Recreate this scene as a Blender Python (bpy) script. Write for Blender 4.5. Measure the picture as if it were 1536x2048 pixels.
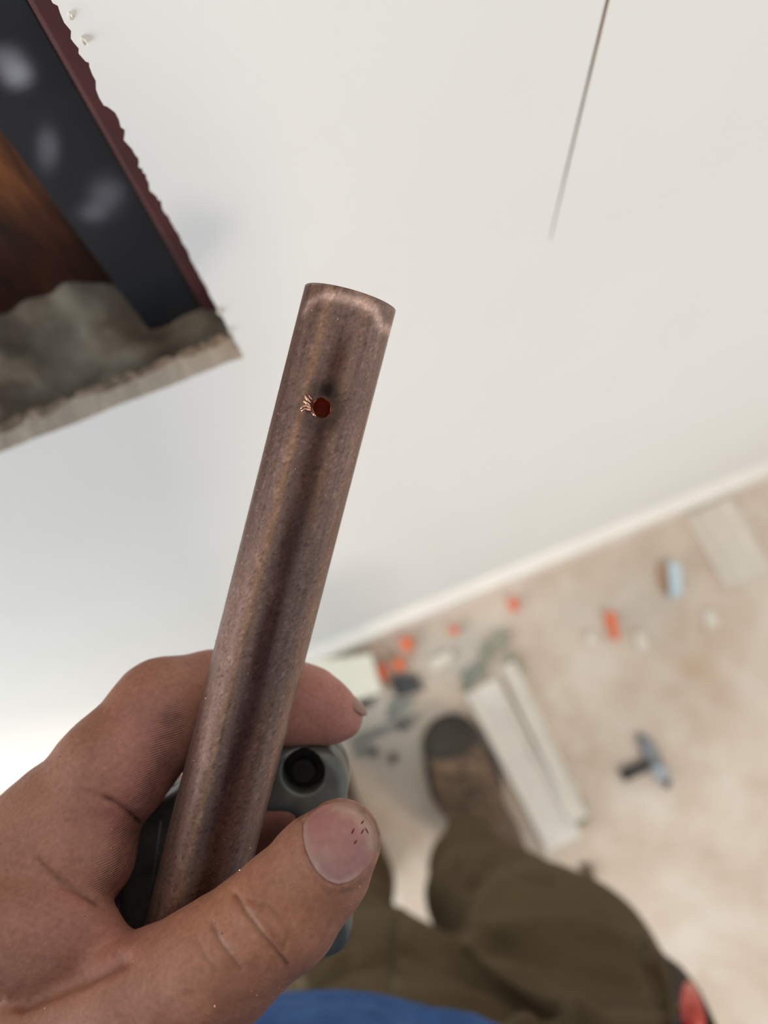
import bpy, bmesh, math, random
import numpy as np
from mathutils import Vector, Matrix
from mathutils.geometry import delaunay_2d_cdt
from mathutils.bvhtree import BVHTree
rng = np.random.default_rng(7); random.seed(7)
scene = bpy.context.scene
for o in list(bpy.data.objects): bpy.data.objects.remove(o)

# ------------------------------------------------------------------ camera
F = 1540.0; H = 1.35                      # focal length in pixels, camera height
dv = np.array([872-768, 1432-1024, F]); dv /= np.linalg.norm(dv)      # straight down, seen from the camera
xv = np.array([1, -.415, 0.]); xv -= dv*xv.dot(dv); xv /= np.linalg.norm(xv)
zv = -dv; yv = np.cross(zv, xv)
M = np.array([xv, yv, zv])                # camera (right, down, forward) -> world
C0 = np.array([0, 0, H])
cam_d = bpy.data.cameras.new('camera'); cam = bpy.data.objects.new('camera', cam_d)
scene.collection.objects.link(cam); scene.camera = cam
A, B, Cc = M @ [1, 0, 0], M @ [0, -1, 0], M @ [0, 0, -1]
cam.matrix_world = Matrix(((A[0], B[0], Cc[0], 0), (A[1], B[1], Cc[1], 0), (A[2], B[2], Cc[2], H), (0, 0, 0, 1)))
cam_d.sensor_fit = 'VERTICAL'; cam_d.lens = 26; cam_d.sensor_height = 26*2048/F
cam_d.clip_start = .02; cam_d.clip_end = 50
cam_d.dof.use_dof = True; cam_d.dof.focus_distance = .173; cam_d.dof.aperture_fstop = 7.4

# ------------------------------------------------------------------ light
w = bpy.data.worlds.new('world'); scene.world = w; w.use_nodes = True
w.node_tree.nodes['Background'].inputs[0].default_value = (.86, .95, 1.0, 1)
w.node_tree.nodes['Background'].inputs[1].default_value = .70
def area(name, loc, target, size, size_y, power, col):
    l = bpy.data.lights.new(name, 'AREA'); l.shape = 'RECTANGLE'; l.size = size; l.size_y = size_y
    l.energy = power; l.color = col
    o = bpy.data.objects.new(name, l); scene.collection.objects.link(o)
    o.location = loc; o.rotation_euler = (Vector(target)-Vector(loc)).to_track_quat('-Z', 'Y').to_euler()
    return o
area('lamp_warm', (.75, -2.4, 2.9), (0.1, .1, .8), .5, .5, 38, (1, .84, .69))
area('window_daylight', (-1.7, -.45, .95), (-.3, .1, .7), 0.9, 1.2, 32, (.92, .97, 1))
scene.view_settings.view_transform = 'Standard'; scene.view_settings.look = 'None'
scene.view_settings.exposure = 0.0; scene.view_settings.gamma = 1
scene.view_settings.use_curve_mapping = False

# ------------------------------------------------------------------ helpers
def cs(px, py, z):                        # pixel + depth along the view axis -> camera-space point
    return np.array([(px-768)/F*z, (py-1024)/F*z, z])
def c2w(p): return np.asarray(p) @ M.T + C0
def w2c(p): return (np.asarray(p)-C0) @ M
def pix(pc): return 768+F*pc[..., 0]/pc[..., 2], 1024+F*pc[..., 1]/pc[..., 2]
def at(px, py, z=0.0):                    # point of the view ray at world height z
    r = M @ cs(px, py, 1.); return r*((z-H)/r[2])+C0
def aty(px, py, y):
    r = M @ cs(px, py, 1.); return r*(y/r[1])+C0
def srgb(r, g, b):
    f = lambda c: ((c/255+.055)/1.055)**2.4 if c > 10 else c/255/12.92
    return (f(r), f(g), f(b), 1)

def link(name, me, parent=None, origin=(0, 0, 0)):
    o = bpy.data.objects.new(name, me); scene.collection.objects.link(o)
    if parent is not None:
        o.parent = parent; o.location = Vector(origin)-Vector(parent['o'])
    else: o.location = origin
    o['o'] = tuple(float(v) for v in origin)
    return o
def mk(name, v, f, mat, parent=None, origin=None, smooth=True, col=None, label=None, cat=None, group=None, kind=None):
    v = np.asarray(v, float)
    if origin is None: origin = (v.min(0)+v.max(0))/2; origin[2] = v[:, 2].min()
    me = bpy.data.meshes.new(name)
    me.from_pydata((v-np.asarray(origin)).tolist(), [], [list(map(int, q)) for q in f] if not isinstance(f, np.ndarray) else f.tolist())
    me.materials.append(mat)
    if smooth: me.polygons.foreach_set('use_smooth', np.ones(len(me.polygons), bool))
    if col is not None:
        a = me.color_attributes.new('Col', 'FLOAT_COLOR', 'POINT')
        c4 = np.ones((len(v), 4), np.float32); c4[:, :col.shape[1] if hasattr(col, 'shape') else 3] = col; a.data.foreach_set('color', c4.ravel())
    me.update()
    return tag(link(name, me, parent, origin), label, cat, group, kind)
def tag(o, label=None, cat=None, group=None, kind=None):
    for k, val in (('label', label), ('category', cat), ('group', group), ('kind', kind)):
        if val: o[k] = val
    return o
def empty(name, loc, label, cat, group=None):
    return tag(link(name, None, None, loc), label, cat, group)

def frombm(name, bm, mat, parent=None, origin=None, smooth=False, **kw):
    bm.verts.index_update()
    v = [tuple(x.co) for x in bm.verts]; f = [[q.index for q in p.verts] for p in bm.faces]; bm.free()
    return mk(name, v, f, mat, parent, origin, smooth, **kw)
def box(bm, size, mat4, bev=0.0, seg=2):
    r = bmesh.ops.create_cube(bm, size=1, matrix=mat4 @ Matrix.Diagonal((*size, 1)))
    if bev:
        es = list({e for v in r['verts'] for e in v.link_edges})
        bmesh.ops.bevel(bm, geom=es, offset=bev, segments=seg, affect='EDGES', profile=.6)
def cyl(bm, r1, r2, d, mat4, seg=20):
    return bmesh.ops.create_cone(bm, cap_ends=True, segments=seg, radius1=r1, radius2=r2, depth=d, matrix=mat4)
def T(x, y, z): return Matrix.Translation((x, y, z))
def R(a, ax): return Matrix.Rotation(a, 4, ax)
def tube(path, rad, seg=12, cap=True):
    path = np.asarray(path, float); rad = np.broadcast_to(rad, (len(path),))
    t = np.gradient(path, axis=0); t /= np.linalg.norm(t, axis=1)[:, None]
    up = np.array([0, 0, 1.]) if abs(t[0][2]) < .9 else np.array([1., 0, 0])
    V = []; Fc = []
    n = np.cross(t[0], up); n /= np.linalg.norm(n)
    for i in range(len(path)):
        n = n-t[i]*n.dot(t[i]); n /= np.linalg.norm(n); b = np.cross(t[i], n)
        a = np.arange(seg)/seg*2*np.pi
        V.append(path[i]+rad[i]*(np.cos(a)[:, None]*n+np.sin(a)[:, None]*b))
    V = np.concatenate(V)
    for i in range(len(path)-1):
        for k in range(seg):
            Fc.append([i*seg+k, i*seg+(k+1) % seg, (i+1)*seg+(k+1) % seg, (i+1)*seg+k])
    if cap: Fc += [list(range(seg))[::-1], list(range((len(path)-1)*seg, len(path)*seg))]
    return V, Fc
def merge(parts):
    V, Fc, n = [], [], 0
    for v, f in parts:
        V.append(np.asarray(v, float)); Fc += [[i+n for i in q] for q in f]; n += len(v)
    return np.concatenate(V), Fc

# value noise in numpy
_p = rng.random((32, 32, 32)).astype(np.float32)
def noise(p, s):
    q = np.asarray(p, np.float32)*s; i = np.floor(q).astype(int); f = q-i; f = f*f*(3-2*f); i &= 31; j = (i+1) & 31
    x0, y0, z0 = i[..., 0], i[..., 1], i[..., 2]; x1, y1, z1 = j[..., 0], j[..., 1], j[..., 2]
    fx, fy, fz = f[..., 0], f[..., 1], f[..., 2]
    L = lambda a, b, t: a+(b-a)*t
    return L(L(L(_p[x0, y0, z0], _p[x1, y0, z0], fx), L(_p[x0, y1, z0], _p[x1, y1, z0], fx), fy),
             L(L(_p[x0, y0, z1], _p[x1, y0, z1], fx), L(_p[x0, y1, z1], _p[x1, y1, z1], fx), fy), fz)

# signed distance modelling + surface nets
class Grid:
    def __init__(s, lo, hi, h):
        s.h = h; s.lo = np.array(lo, float); n = [int(math.ceil((b-a)/h))+1 for a, b in zip(lo, hi)]
        ax = [np.float32(lo[i])+np.arange(n[i], dtype=np.float32)*np.float32(h) for i in range(3)]
        s.X, s.Y, s.Z = np.meshgrid(*ax, indexing='ij', sparse=True)
    def cone(s, a, b, r1, r2):
        a = np.asarray(a, float); b = np.asarray(b, float); ba = b-a; l2 = float(ba @ ba); rr = r1-r2
        a2 = max(l2-rr*rr, 1e-12); il2 = 1/l2
        px, py, pz = s.X-np.float32(a[0]), s.Y-np.float32(a[1]), s.Z-np.float32(a[2])
        y = px*np.float32(ba[0])+py*np.float32(ba[1])+pz*np.float32(ba[2]); z = y-np.float32(l2)
        x2 = ((px*np.float32(l2)-ba[0]*y)**2+(py*np.float32(l2)-ba[1]*y)**2+(pz*np.float32(l2)-ba[2]*y)**2).astype(np.float32)
        y2 = y*y*np.float32(l2); z2 = z*z*np.float32(l2); k = np.sign(rr)*rr*rr*x2
        out = (np.sqrt(x2*np.float32(a2*il2))+y*np.float32(rr))*np.float32(il2)-np.float32(r1)
        m1 = np.sign(z)*a2*z2 > k
        out = np.where(m1, np.sqrt(x2+z2)*np.float32(il2)-np.float32(r2), out)
        m2 = (~m1) & (np.sign(y)*a2*y2 < k)
        return np.where(m2, np.sqrt(x2+y2)*np.float32(il2)-np.float32(r1), out).astype(np.float32)
    def ell(s, c, r, rot=np.eye(3)):
        p = [s.X-np.float32(c[0]), s.Y-np.float32(c[1]), s.Z-np.float32(c[2])]
        q = [p[0]*np.float32(rot[i][0])+p[1]*np.float32(rot[i][1])+p[2]*np.float32(rot[i][2]) for i in range(3)]
        k0 = np.sqrt(sum((q[i]/np.float32(r[i]))**2 for i in range(3))); k1 = np.sqrt(sum((q[i]/np.float32(r[i]**2))**2 for i in range(3)))
        return (k0*(k0-1)/np.maximum(k1, 1e-6)).astype(np.float32)
    def nets(s, f):
        c = np.zeros(tuple(n-1 for n in f.shape), np.int8); neg = f < 0
        sl = lambda o, n: slice(o, n-1+o)
        co = [(i, j, k) for i in (0, 1) for j in (0, 1) for k in (0, 1)]
        for o in co: c += neg[sl(o[0], f.shape[0]), sl(o[1], f.shape[1]), sl(o[2], f.shape[2])]
        act = (c > 0) & (c < 8); idx = -np.ones(act.shape, np.int64); ai = np.argwhere(act); idx[act] = np.arange(len(ai))
        val = [f[ai[:, 0]+o[0], ai[:, 1]+o[1], ai[:, 2]+o[2]] for o in co]
        P = np.zeros((len(ai), 3)); N = np.zeros(len(ai))
        for a in range(8):
            for b in range(a+1, 8):
                d = np.abs(np.subtract(co[a], co[b]))
                if d.sum() != 1: continue
                m = (val[a] < 0) != (val[b] < 0); t = val[a]/np.where(m, val[a]-val[b], 1)
                P += np.where(m[:, None], np.array(co[a])+t[:, None]*np.subtract(co[b], co[a]), 0); N += m
        V = (ai+P/N[:, None])*s.h+s.lo; Q = []
        for ax in range(3):
            u, v = [(1, 2), (2, 0), (0, 1)][ax]
            s0 = [slice(None)]*3; s1 = [slice(None)]*3; s0[ax] = slice(0, -1); s1[ax] = slice(1, None)
            a, b = neg[tuple(s0)], neg[tuple(s1)]
            e = np.argwhere(a != b); e = e[(e[:, u] > 0) & (e[:, v] > 0) & (e[:, u] < f.shape[u]-1) & (e[:, v] < f.shape[v]-1)]
            def cell(du, dv_):
                q = e.copy(); q[:, u] += du; q[:, v] += dv_; return idx[q[:, 0], q[:, 1], q[:, 2]]
            quad = np.stack([cell(-1, -1), cell(0, -1), cell(0, 0), cell(-1, 0)], 1)
            fl = ~a[e[:, 0], e[:, 1], e[:, 2]]; quad[fl] = quad[fl][:, ::-1]; Q.append(quad)
        Q = np.concatenate(Q); Q = Q[(Q >= 0).all(1)]
        return V, Q
def smin(a, b, k):
    h = np.maximum(k-np.abs(a-b), 0)/k
    return np.minimum(a, b)-h*h*np.float32(k*.25)
def smax(a, b, k): return -smin(-a, -b, k)
def relax(V, Q, it=2, lam=.5):
    e = np.concatenate([Q[:, [0, 1]], Q[:, [1, 2]], Q[:, [2, 3]], Q[:, [3, 0]]])
    n = np.bincount(e.ravel(), minlength=len(V)).astype(float); n[n == 0] = 1
    for _ in range(it):
        for l in (lam, -lam*1.03):
            S = np.stack([np.bincount(e[:, 0], V[e[:, 1], k], len(V))+np.bincount(e[:, 1], V[e[:, 0], k], len(V)) for k in range(3)], 1)
            V = V+l*(S/n[:, None]-V)
    return V
def vnormals(V, Q):
    n = np.cross(V[Q[:, 2]]-V[Q[:, 0]], V[Q[:, 3]]-V[Q[:, 1]])
    N = np.stack([sum(np.bincount(Q[:, c], n[:, k], len(V)) for c in range(4)) for k in range(3)], 1)
    return N/np.maximum(np.linalg.norm(N, axis=1), 1e-12)[:, None]
def subdiv(V, Q):
    me = bpy.data.meshes.new('t'); me.from_pydata(V.tolist(), [], Q.tolist()); o = bpy.data.objects.new('t', me)
    scene.collection.objects.link(o); m = o.modifiers.new('s', 'SUBSURF'); m.levels = 1; m.render_levels = 1
    ev = o.evaluated_get(bpy.context.evaluated_depsgraph_get()).to_mesh()
    v = np.zeros(len(ev.vertices)*3); ev.vertices.foreach_get('co', v)
    q = np.zeros(len(ev.loops), np.int32); ev.loops.foreach_get('vertex_index', q)
    bpy.data.objects.remove(o); bpy.data.meshes.remove(me)
    return v.reshape(-1, 3), q.reshape(-1, 4)
def segdist(x, y, pl):
    d = np.full(x.shape, 1e9)
    for (a, b), (c, e) in zip(pl[:-1], pl[1:]):
        ux, uy = c-a, e-b; t = np.clip(((x-a)*ux+(y-b)*uy)/(ux*ux+uy*uy), 0, 1)
        d = np.minimum(d, np.hypot(x-a-t*ux, y-b-t*uy))
    return d
def sstep(a, b, x): t = np.clip((x-a)/(b-a), 0, 1); return t*t*(3-2*t)

# ------------------------------------------------------------------ materials
class Mat:
    def __init__(s, name, base=(.5, .5, .5, 1), rough=.6, metal=0, spec=.5):
        s.m = bpy.data.materials.new(name); s.m.use_nodes = True; s.t = s.m.node_tree; s.b = s.t.nodes['Principled BSDF']
        s.set('Base Color', base); s.set('Roughness', rough); s.set('Metallic', metal); s.set('Specular IOR Level', spec)
        s.tc = s.t.nodes.new('ShaderNodeTexCoord').outputs['Object']
    def set(s, k, v): s.b.inputs[k].default_value = v
    def n(s, ty, **kw):
        nd = s.t.nodes.new(ty)
        for k, v in kw.items(): setattr(nd, k, v)
        return nd
    def lk(s, a, b): s.t.links.new(a, b)
    def noise(s, scale, detail=4, rough=.55, stretch=None, dist=0):
        nd = s.n('ShaderNodeTexNoise'); nd.inputs['Scale'].default_value = scale; nd.inputs['Detail'].default_value = detail
        nd.inputs['Roughness'].default_value = rough; nd.inputs['Distortion'].default_value = dist
        if stretch:
            mp = s.n('ShaderNodeMapping'); mp.inputs['Scale'].default_value = stretch; s.lk(s.tc, mp.inputs[0]); s.lk(mp.outputs[0], nd.inputs['Vector'])
        else: s.lk(s.tc, nd.inputs['Vector'])
        return nd.outputs['Fac']
    def ramp(s, fac, stops):
        r = s.n('ShaderNodeValToRGB'); e = r.color_ramp.elements
        while len(e) < len(stops): e.new(.5)
        for x, (p, c) in zip(e, stops): x.position = p; x.color = c if len(c) == 4 else (*c, 1)
        s.lk(fac, r.inputs[0]); return r.outputs[0]
    def mix(s, a, b, fac=.5, mode='MIX'):
        m = s.n('ShaderNodeMix', data_type='RGBA', blend_type=mode); m.clamp_result = False
        for sock, v in ((m.inputs[0], fac), (m.inputs[6], a), (m.inputs[7], b)):
            if hasattr(v, 'node'): s.lk(v, sock)
            else: sock.default_value = v
        return m.outputs[2]
    def col(s, sock): s.lk(sock, s.b.inputs['Base Color']); return s
    def vcol(s): 
        a = s.n('ShaderNodeVertexColor'); a.layer_name = 'Col'; return a.outputs[0]
    def bump(s, h, strength=.3, dist=.001):
        b = s.n('ShaderNodeBump'); b.inputs['Strength'].default_value = strength; b.inputs['Distance'].default_value = dist
        s.lk(h, b.inputs['Height'])
        prev = s.b.inputs['Normal'].links
        if prev: s.lk(prev[0].from_socket, b.inputs['Normal'])
        s.lk(b.outputs[0], s.b.inputs['Normal']); return s
def plain(name, base, rough=.6, metal=0, var=.25, scale=60, bump=.15, bd=.0006):
    m = Mat(name, base, rough, metal)
    nz = m.noise(scale, 5)
    lo = tuple(c*(1-var) for c in base[:3]); hi = tuple(min(1, c*(1+var)) for c in base[:3])
    m.col(m.ramp(nz, [(.3, lo), (.7, hi)]))
    if bump: m.bump(m.noise(scale*4, 4), bump, bd)
    return m.m

mw = Mat('painted_plaster', rough=.75, spec=.25)
mw.col(mw.mix(mw.ramp(mw.noise(9, 4), [(.3, (.80, .785, .75)), (.7, (.83, .818, .79))]), (.82, .805, .775, 1), .4)); mw.bump(mw.noise(350, 3), .10, .0006); mw.bump(mw.noise(14, 2), .2, .002)
WALL = mw.m
mf = Mat('dusty_floor', rough=.85, spec=.2)
c = mf.ramp(mf.noise(5.5, 6, .6, dist=.4), [(.28, srgb(188, 166, 145)), (.5, srgb(208, 191, 174)), (.72, srgb(222, 209, 196))])
c = mf.mix(c, srgb(224, 214, 202), mf.ramp(mf.noise(14, 5, .65), [(.5, (0, 0, 0)), (.75, (.75, .75, .75))]))
c = mf.mix(c, srgb(178, 142, 100), mf.ramp(mf.noise(3.1, 4, .6), [(.58, (0, 0, 0)), (.78, (.6, .6, .6))]))
c = mf.mix(c, srgb(188, 182, 172), mf.vcol())
mf.col(mf.mix(c, srgb(236, 228, 216), mf.ramp(mf.noise(120, 3), [(.62, (0, 0, 0)), (.7, (.5, .5, .5))]))); mf.bump(mf.noise(60, 6), .4, .003)
FLOOR = mf.m
GYP = plain('white_gypsum', srgb(222, 214, 200), .9, var=.12, scale=120, bump=.5, bd=.0015)
TRIM = plain('white_gloss_trim', srgb(238, 231, 221), .35, var=.04, scale=20, bump=.05)
PLAST = plain('white_plastic', srgb(226, 220, 210), .4, var=.06, scale=30, bump=.05)
CREAM = plain('cream_board', srgb(236, 230, 212), .7, var=.05, scale=40, bump=.1)
CHIP = plain('grey_green_plaster', srgb(150, 148, 130), .85, var=.35, scale=60, bump=.5, bd=.002)
SLATE = plain('dark_slate', srgb(62, 64, 66), .6, var=.4, scale=70, bump=.5, bd=.002)
SAGE = plain('grey_green_film', srgb(132, 134, 124), .5, var=.3, scale=50, bump=.3)
ORANGE = plain('orange_plastic', srgb(236, 112, 60), .45, var=.08, scale=40, bump=.05)
BLUEW = plain('pale_blue_plastic', srgb(196, 214, 222), .4, var=.06, scale=30, bump=.05)
BROWN = plain('brown_card', srgb(176, 140, 112), .8, var=.12, scale=50)
STEEL = plain('grey_steel', srgb(128, 130, 132), .45, .4, var=.25, scale=60, bump=.1)
BLACK = plain('black_plastic', srgb(36, 35, 36), .5, var=.2, scale=40, bump=.1)
RED = plain('red_plastic', srgb(196, 72, 58), .4, var=.08, scale=40, bump=.05)
DARKBROWN = plain('dark_brown_scrap', srgb(84, 66, 52), .8, var=.3, scale=50)
PAPER = plain('torn_brown_paper', srgb(150, 128, 108), .9, var=.3, scale=90, bump=.4)

# ------------------------------------------------------------------ structure: wall, floor, baseboard
D = .175; TH = .0125                     # wall face, board thickness
rs = random.Random(3)
hr = -.0185; hb = 1.030                   # hole: right edge x, bottom edge z (front face), set from the view below
p_in = aty(480, 700, D); hr = p_in[0]; hb = aty(482, 716, D)[2]
HL, HT = -.26, 1.285
outline = [(HL, hb-.002)]
n = 70
for i in range(1, n): outline.append((HL+(hr-HL)*i/n, hb+rs.uniform(-.0003, .0003)+.0004*math.sin(i*.5)))
outline.append((hr, hb-.0006))
z = hb
while z < HT-.005:
    z += rs.uniform(.0006, .0030)
    amp = .0003 if z < 1.14 else .0011
    xw = .6*xw+.4*rs.uniform(-1.6, 1.5)*amp if 'xw' in globals() else 0.0
    outline.append((hr+xw+rs.uniform(-.25, .25)*amp, z))
outline.append((hr, HT)); outline.append((HL, HT))
sx0 = aty(1215, 0, D)[0]; slz0 = aty(1099, 478, D)[2]
slit = [(sx0-.0003, slz0), (sx0+.0003, slz0-.001), (sx0+.0006, slz0+.05), (sx0+.0009, slz0+.12), (sx0+.0011, slz0+.3), (sx0-.0009, slz0+.3), (sx0-.0006, slz0+.12), (sx0-.0006, slz0+.05)]
rect = [(-2.2, 0), (2.2, 0), (2.2, 2.5), (-2.2, 2.5)]
pts = rect+outline+slit
def loop(a, k): return [(a+i, a+(i+1) % k) for i in range(k)]
ed = loop(0, 4)+loop(4, len(outline))+loop(4+len(outline), len(slit))
vo, _, fo, *_ = delaunay_2d_cdt([Vector(p) for p in pts], ed, [], 0, 1e-7)
def inpoly(x, y, poly):
    r = False; j = len(poly)-1
    for i in range(len(poly)):
        if (poly[i][1] > y) != (poly[j][1] > y) and x < (poly[j][0]-poly[i][0])*(y-poly[i][1])/(poly[j][1]-poly[i][1])+poly[i][0]: r = not r
        j = i
    return r
fr = []
for t in fo:
    cx = sum(vo[i][0] for i in t)/3; cy = sum(vo[i][1] for i in t)/3
    if not inpoly(cx, cy, outline) and not inpoly(cx, cy, slit): fr.append(list(t))
V = [(p[0], D, p[1]) for p in vo]; nv = len(V); V += [(p[0]+(.005 if abs(p[0]-hr) < .0022 and p[1] > hb-.001 else 0), D+TH, p[1]) for p in vo]
Fc = fr+[[i+nv for i in t][::-1] for t in fr]
o1 = len(outline)
near = lambda p: min(range(nv), key=lambda i: (vo[i][0]-p[0])**2+(vo[i][1]-p[1])**2)
for poly in (rect, outline, slit):
    ids = [near(p) for p in poly]
    for a, b in zip(ids, ids[1:]+ids[:1]):
        if a != b: Fc.append([a, b, b+nv, a+nv])
wall = mk('wall_front', V, Fc, WALL, origin=(0, D, 0), smooth=False, kind='structure')
wall.data.materials.append(plain('raw_gypsum_edge', srgb(212, 196, 176), .9, var=.10, scale=70, bump=.5, bd=.0015))
for p_ in wall.data.polygons:
    if p_.index >= 2*len(fr): p_.material_index = 1
# cavity behind the hole
mc = Mat('cavity_back', rough=.8)
mc.col(mc.ramp(mc.noise(22, 5), [(.3, srgb(40, 20, 12)), (.7, srgb(96, 48, 22))])); CAV = mc.m
mt = Mat('varnished_timber', rough=.45)
c = mt.ramp(mt.noise(16, 5, .6, (6, 6, 1.2), .6), [(.3, srgb(48, 24, 14)), (.55, srgb(112, 62, 28)), (.78, srgb(150, 92, 46))])
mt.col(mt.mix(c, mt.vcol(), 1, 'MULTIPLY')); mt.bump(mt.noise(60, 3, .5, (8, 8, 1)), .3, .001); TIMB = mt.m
mn = Mat('blue_black_paint', rough=.45)
mn.col(mn.mix(mn.ramp(mn.noise(30, 4), [(.3, (.8, .8, .8)), (.7, (1.2, 1.2, 1.2))]), mn.vcol(), 1, 'MULTIPLY')); NAVY = mn.m
mm = plain('maroon_primer', srgb(84, 42, 41), .6, var=.3, scale=30)
def slab(name, x0, x1, y0, y1, z0, z1, mat, parent, bev=.0015, **kw):
    bm = bmesh.new(); box(bm, (x1-x0, y1-y0, z1-z0), T((x0+x1)/2, (y0+y1)/2, (z0+z1)/2), bev)
    return frombm(name, bm, mat, parent, **kw)
slab('cavity_board', -.36, .12, D+.115, D+.127, .80, 1.62, CAV, wall)
yn = D+TH+.022
nl = aty(105, 400, yn)[0]; nr = aty(184, 232, yn)[0]
def board(name, x0, x1, y0, y1, mat, fn, **kw):
    nx, nz = 26, 260; gx, gz = np.meshgrid(np.linspace(x0, x1, nx), np.linspace(.80, 1.45, nz), indexing='ij')
    v = np.stack([gx, 0*gx+y0, gz], -1).reshape(-1, 3); v2 = v.copy(); v2[:, 1] = y1; n_ = len(v)
    f = [[i*nz+j, (i+1)*nz+j, (i+1)*nz+j+1, i*nz+j+1] for i in range(nx-1) for j in range(nz-1)]
    pr = [i*nz for i in range(nx)]+[(nx-1)*nz+j for j in range(1, nz)]+[i*nz+nz-1 for i in range(nx-2, -1, -1)]+[j for j in range(nz-2, 0, -1)]
    f += [[a+n_ for a in q[::-1]] for q in f[:(nx-1)*(nz-1)]]+[[b, a, a+n_, b+n_] for a, b in zip(pr, pr[1:]+pr[:1])]
    vv = np.concatenate([v, v2]); return mk(name, vv, f, mat, wall, smooth=False, col=fn(vv), **kw)
def post_col(v):
    c = np.tile(srgb(27, 31, 38)[:3], (len(v), 1)); x_, y_ = pix(w2c(v)); e = noise(v, 160)
    for (px, py, rx, ry, k_) in [(34, 148, 30, 26, .75), (12, 118, 34, 26, .45), (95, 300, 22, 46, .26), (212, 392, 36, 40, .22), (185, 425, 30, 18, .24), (120, 520, 22, 30, .1)]:
        g = np.exp(-(((x_-px)/rx)**2+((y_-py)/ry)**2)**1.3)*k_*(.25+.9*noise(v, 75)); c = c*(1-np.clip(g, 0, 1)[:, None])+np.array(srgb(176, 178, 190)[:3])*np.clip(g, 0, 1)[:, None]
    return c
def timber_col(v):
    x_, y_ = pix(w2c(v)); k_ = sstep(330, 520, y_+60*(noise(v, 60)-.5)+.15*x_); return np.array([1., 1., 1.])*(1-k_[:, None])+np.array([.22, .13, .11])*k_[:, None]  # cavity shade painted into the lower part of the timber colour
board('post', nl, nr, yn, yn+.05, NAVY, post_col, label='blue-black painted post with white plaster smears')
slab('primed_edge', nr+.0005, nr+.020, yn-.002, yn+.05, .80, 1.62, mm, wall)
yt = yn+.022
board('timber_board', nl-.14, nl-.0005, yt, yt+.03, TIMB, timber_col, label='orange-brown timber board, with shade painted in towards its foot')
# rubble lying on the ledge at the foot of the hole
nx_, ny_ = 90, 34
mr = Mat('plaster_rubble', rough=.9); c = mr.ramp(mr.noise(26, 5, .6), [(.3, srgb(84, 70, 56)), (.5, srgb(132, 120, 102)), (.72, srgb(172, 164, 148))]); mr.col(c); mr.bump(mr.noise(140, 4), .6, .002); RUB = mr.m
gx = np.linspace(-.30, nr+.03, nx_); gy = np.linspace(D+TH+.0005, D+.113, ny_)
X, Y = np.meshgrid(gx, gy, indexing='ij'); P3 = np.stack([X, Y, 0*X], -1)
bk = sstep(.0, .05, Y-(D+TH)); sidef = sstep(nl+.02, nl-.03, X)
Zr = hb-.006+.010*(noise(P3, 45)-.5)+.012*(noise(P3, 100)-.5)+bk*(.004+.040*sidef*noise(P3+3, 24))
V = np.stack([X, Y, Zr], -1).reshape(-1, 3); Fc = [[i*ny_+j, (i+1)*ny_+j, (i+1)*ny_+j+1, i*ny_+j+1] for i in range(nx_-1) for j in range(ny_-1)]
V2 = V.copy(); V2[:, 2] = .80; n0 = len(V)
per = [i*ny_ for i in range(nx_)]+[(nx_-1)*ny_+j for j in range(1, ny_)]+[i*ny_+ny_-1 for i in range(nx_-2, -1, -1)]+[j for j in range(ny_-2, 0, -1)]
Fc += [[a, b, b+n0, a+n0] for a, b in zip(per[1:]+per[:1], per)]
mk('rubble', np.concatenate([V, V2]), Fc, RUB, wall, kind='stuff')
# torn paper at the cut edge
for k, (px, py, sz) in enumerate([(137, 32, .0012), (163, 82, .0013), (436, 622, .0022), (456, 660, .0016)]):
    c_ = aty(px, py, D); q_ = []
    for a_ in range(7): q_.append((c_[0]+.0006+sz*.55*math.cos(a_*.9)*rs.uniform(.6, 1.1), D-.0002-.0011*rs.random(), c_[2]+sz*math.sin(a_*.9)*rs.uniform(.6, 1.1)))
    v = q_+[(p[0], p[1]+.0007, p[2]) for p in q_]
    mk('paper_flake', v, [list(range(7)), list(range(13, 6, -1))]+[[i, i+7, (i+1) % 7+7, (i+1) % 7] for i in range(7)], GYP, wall, smooth=False)
for k, (a, b, wd) in enumerate([(-.20, -.15, .0035), (-.145, -.10, .003), (-.095, -.05, .0032), (-.048, hr-.004, .0024)]):
    m_ = 14; up = []; lo = []
    for i in range(m_+1):
        x = a+(b-a)*i/m_; e = wd*(.5+.9*rs.random())*min(1, 3*min(i, m_-i)/m_+.25)
        up.append((x, D+TH-.0005+.0014*rs.random(), hb+.0008+.002*rs.random())); lo.append((x, D+TH-.0005-e, hb+.0004+.0014*rs.random()))
    v = up+lo+[(p[0], p[1], p[2]-.0006) for p in up+lo]; q = m_+1; f = []
    for i in range(m_):
        f += [[i, i+q, i+1+q, i+1], [2*q+i, 2*q+i+1, 3*q+i+1, 3*q+i], [i, i+1, 2*q+i+1, 2*q+i], [q+i, 3*q+i, 3*q+i+1, q+i+1]]
    mk('torn_paper', v, f, PAPER, wall, smooth=False)
slab('slit_backing', sx0-.004, sx0+.004, D+.0022, D+.004, slz0-.01, slz0+.34, plain('grey_filler', srgb(168, 168, 166), .9, var=.06), wall, bev=0)

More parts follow.
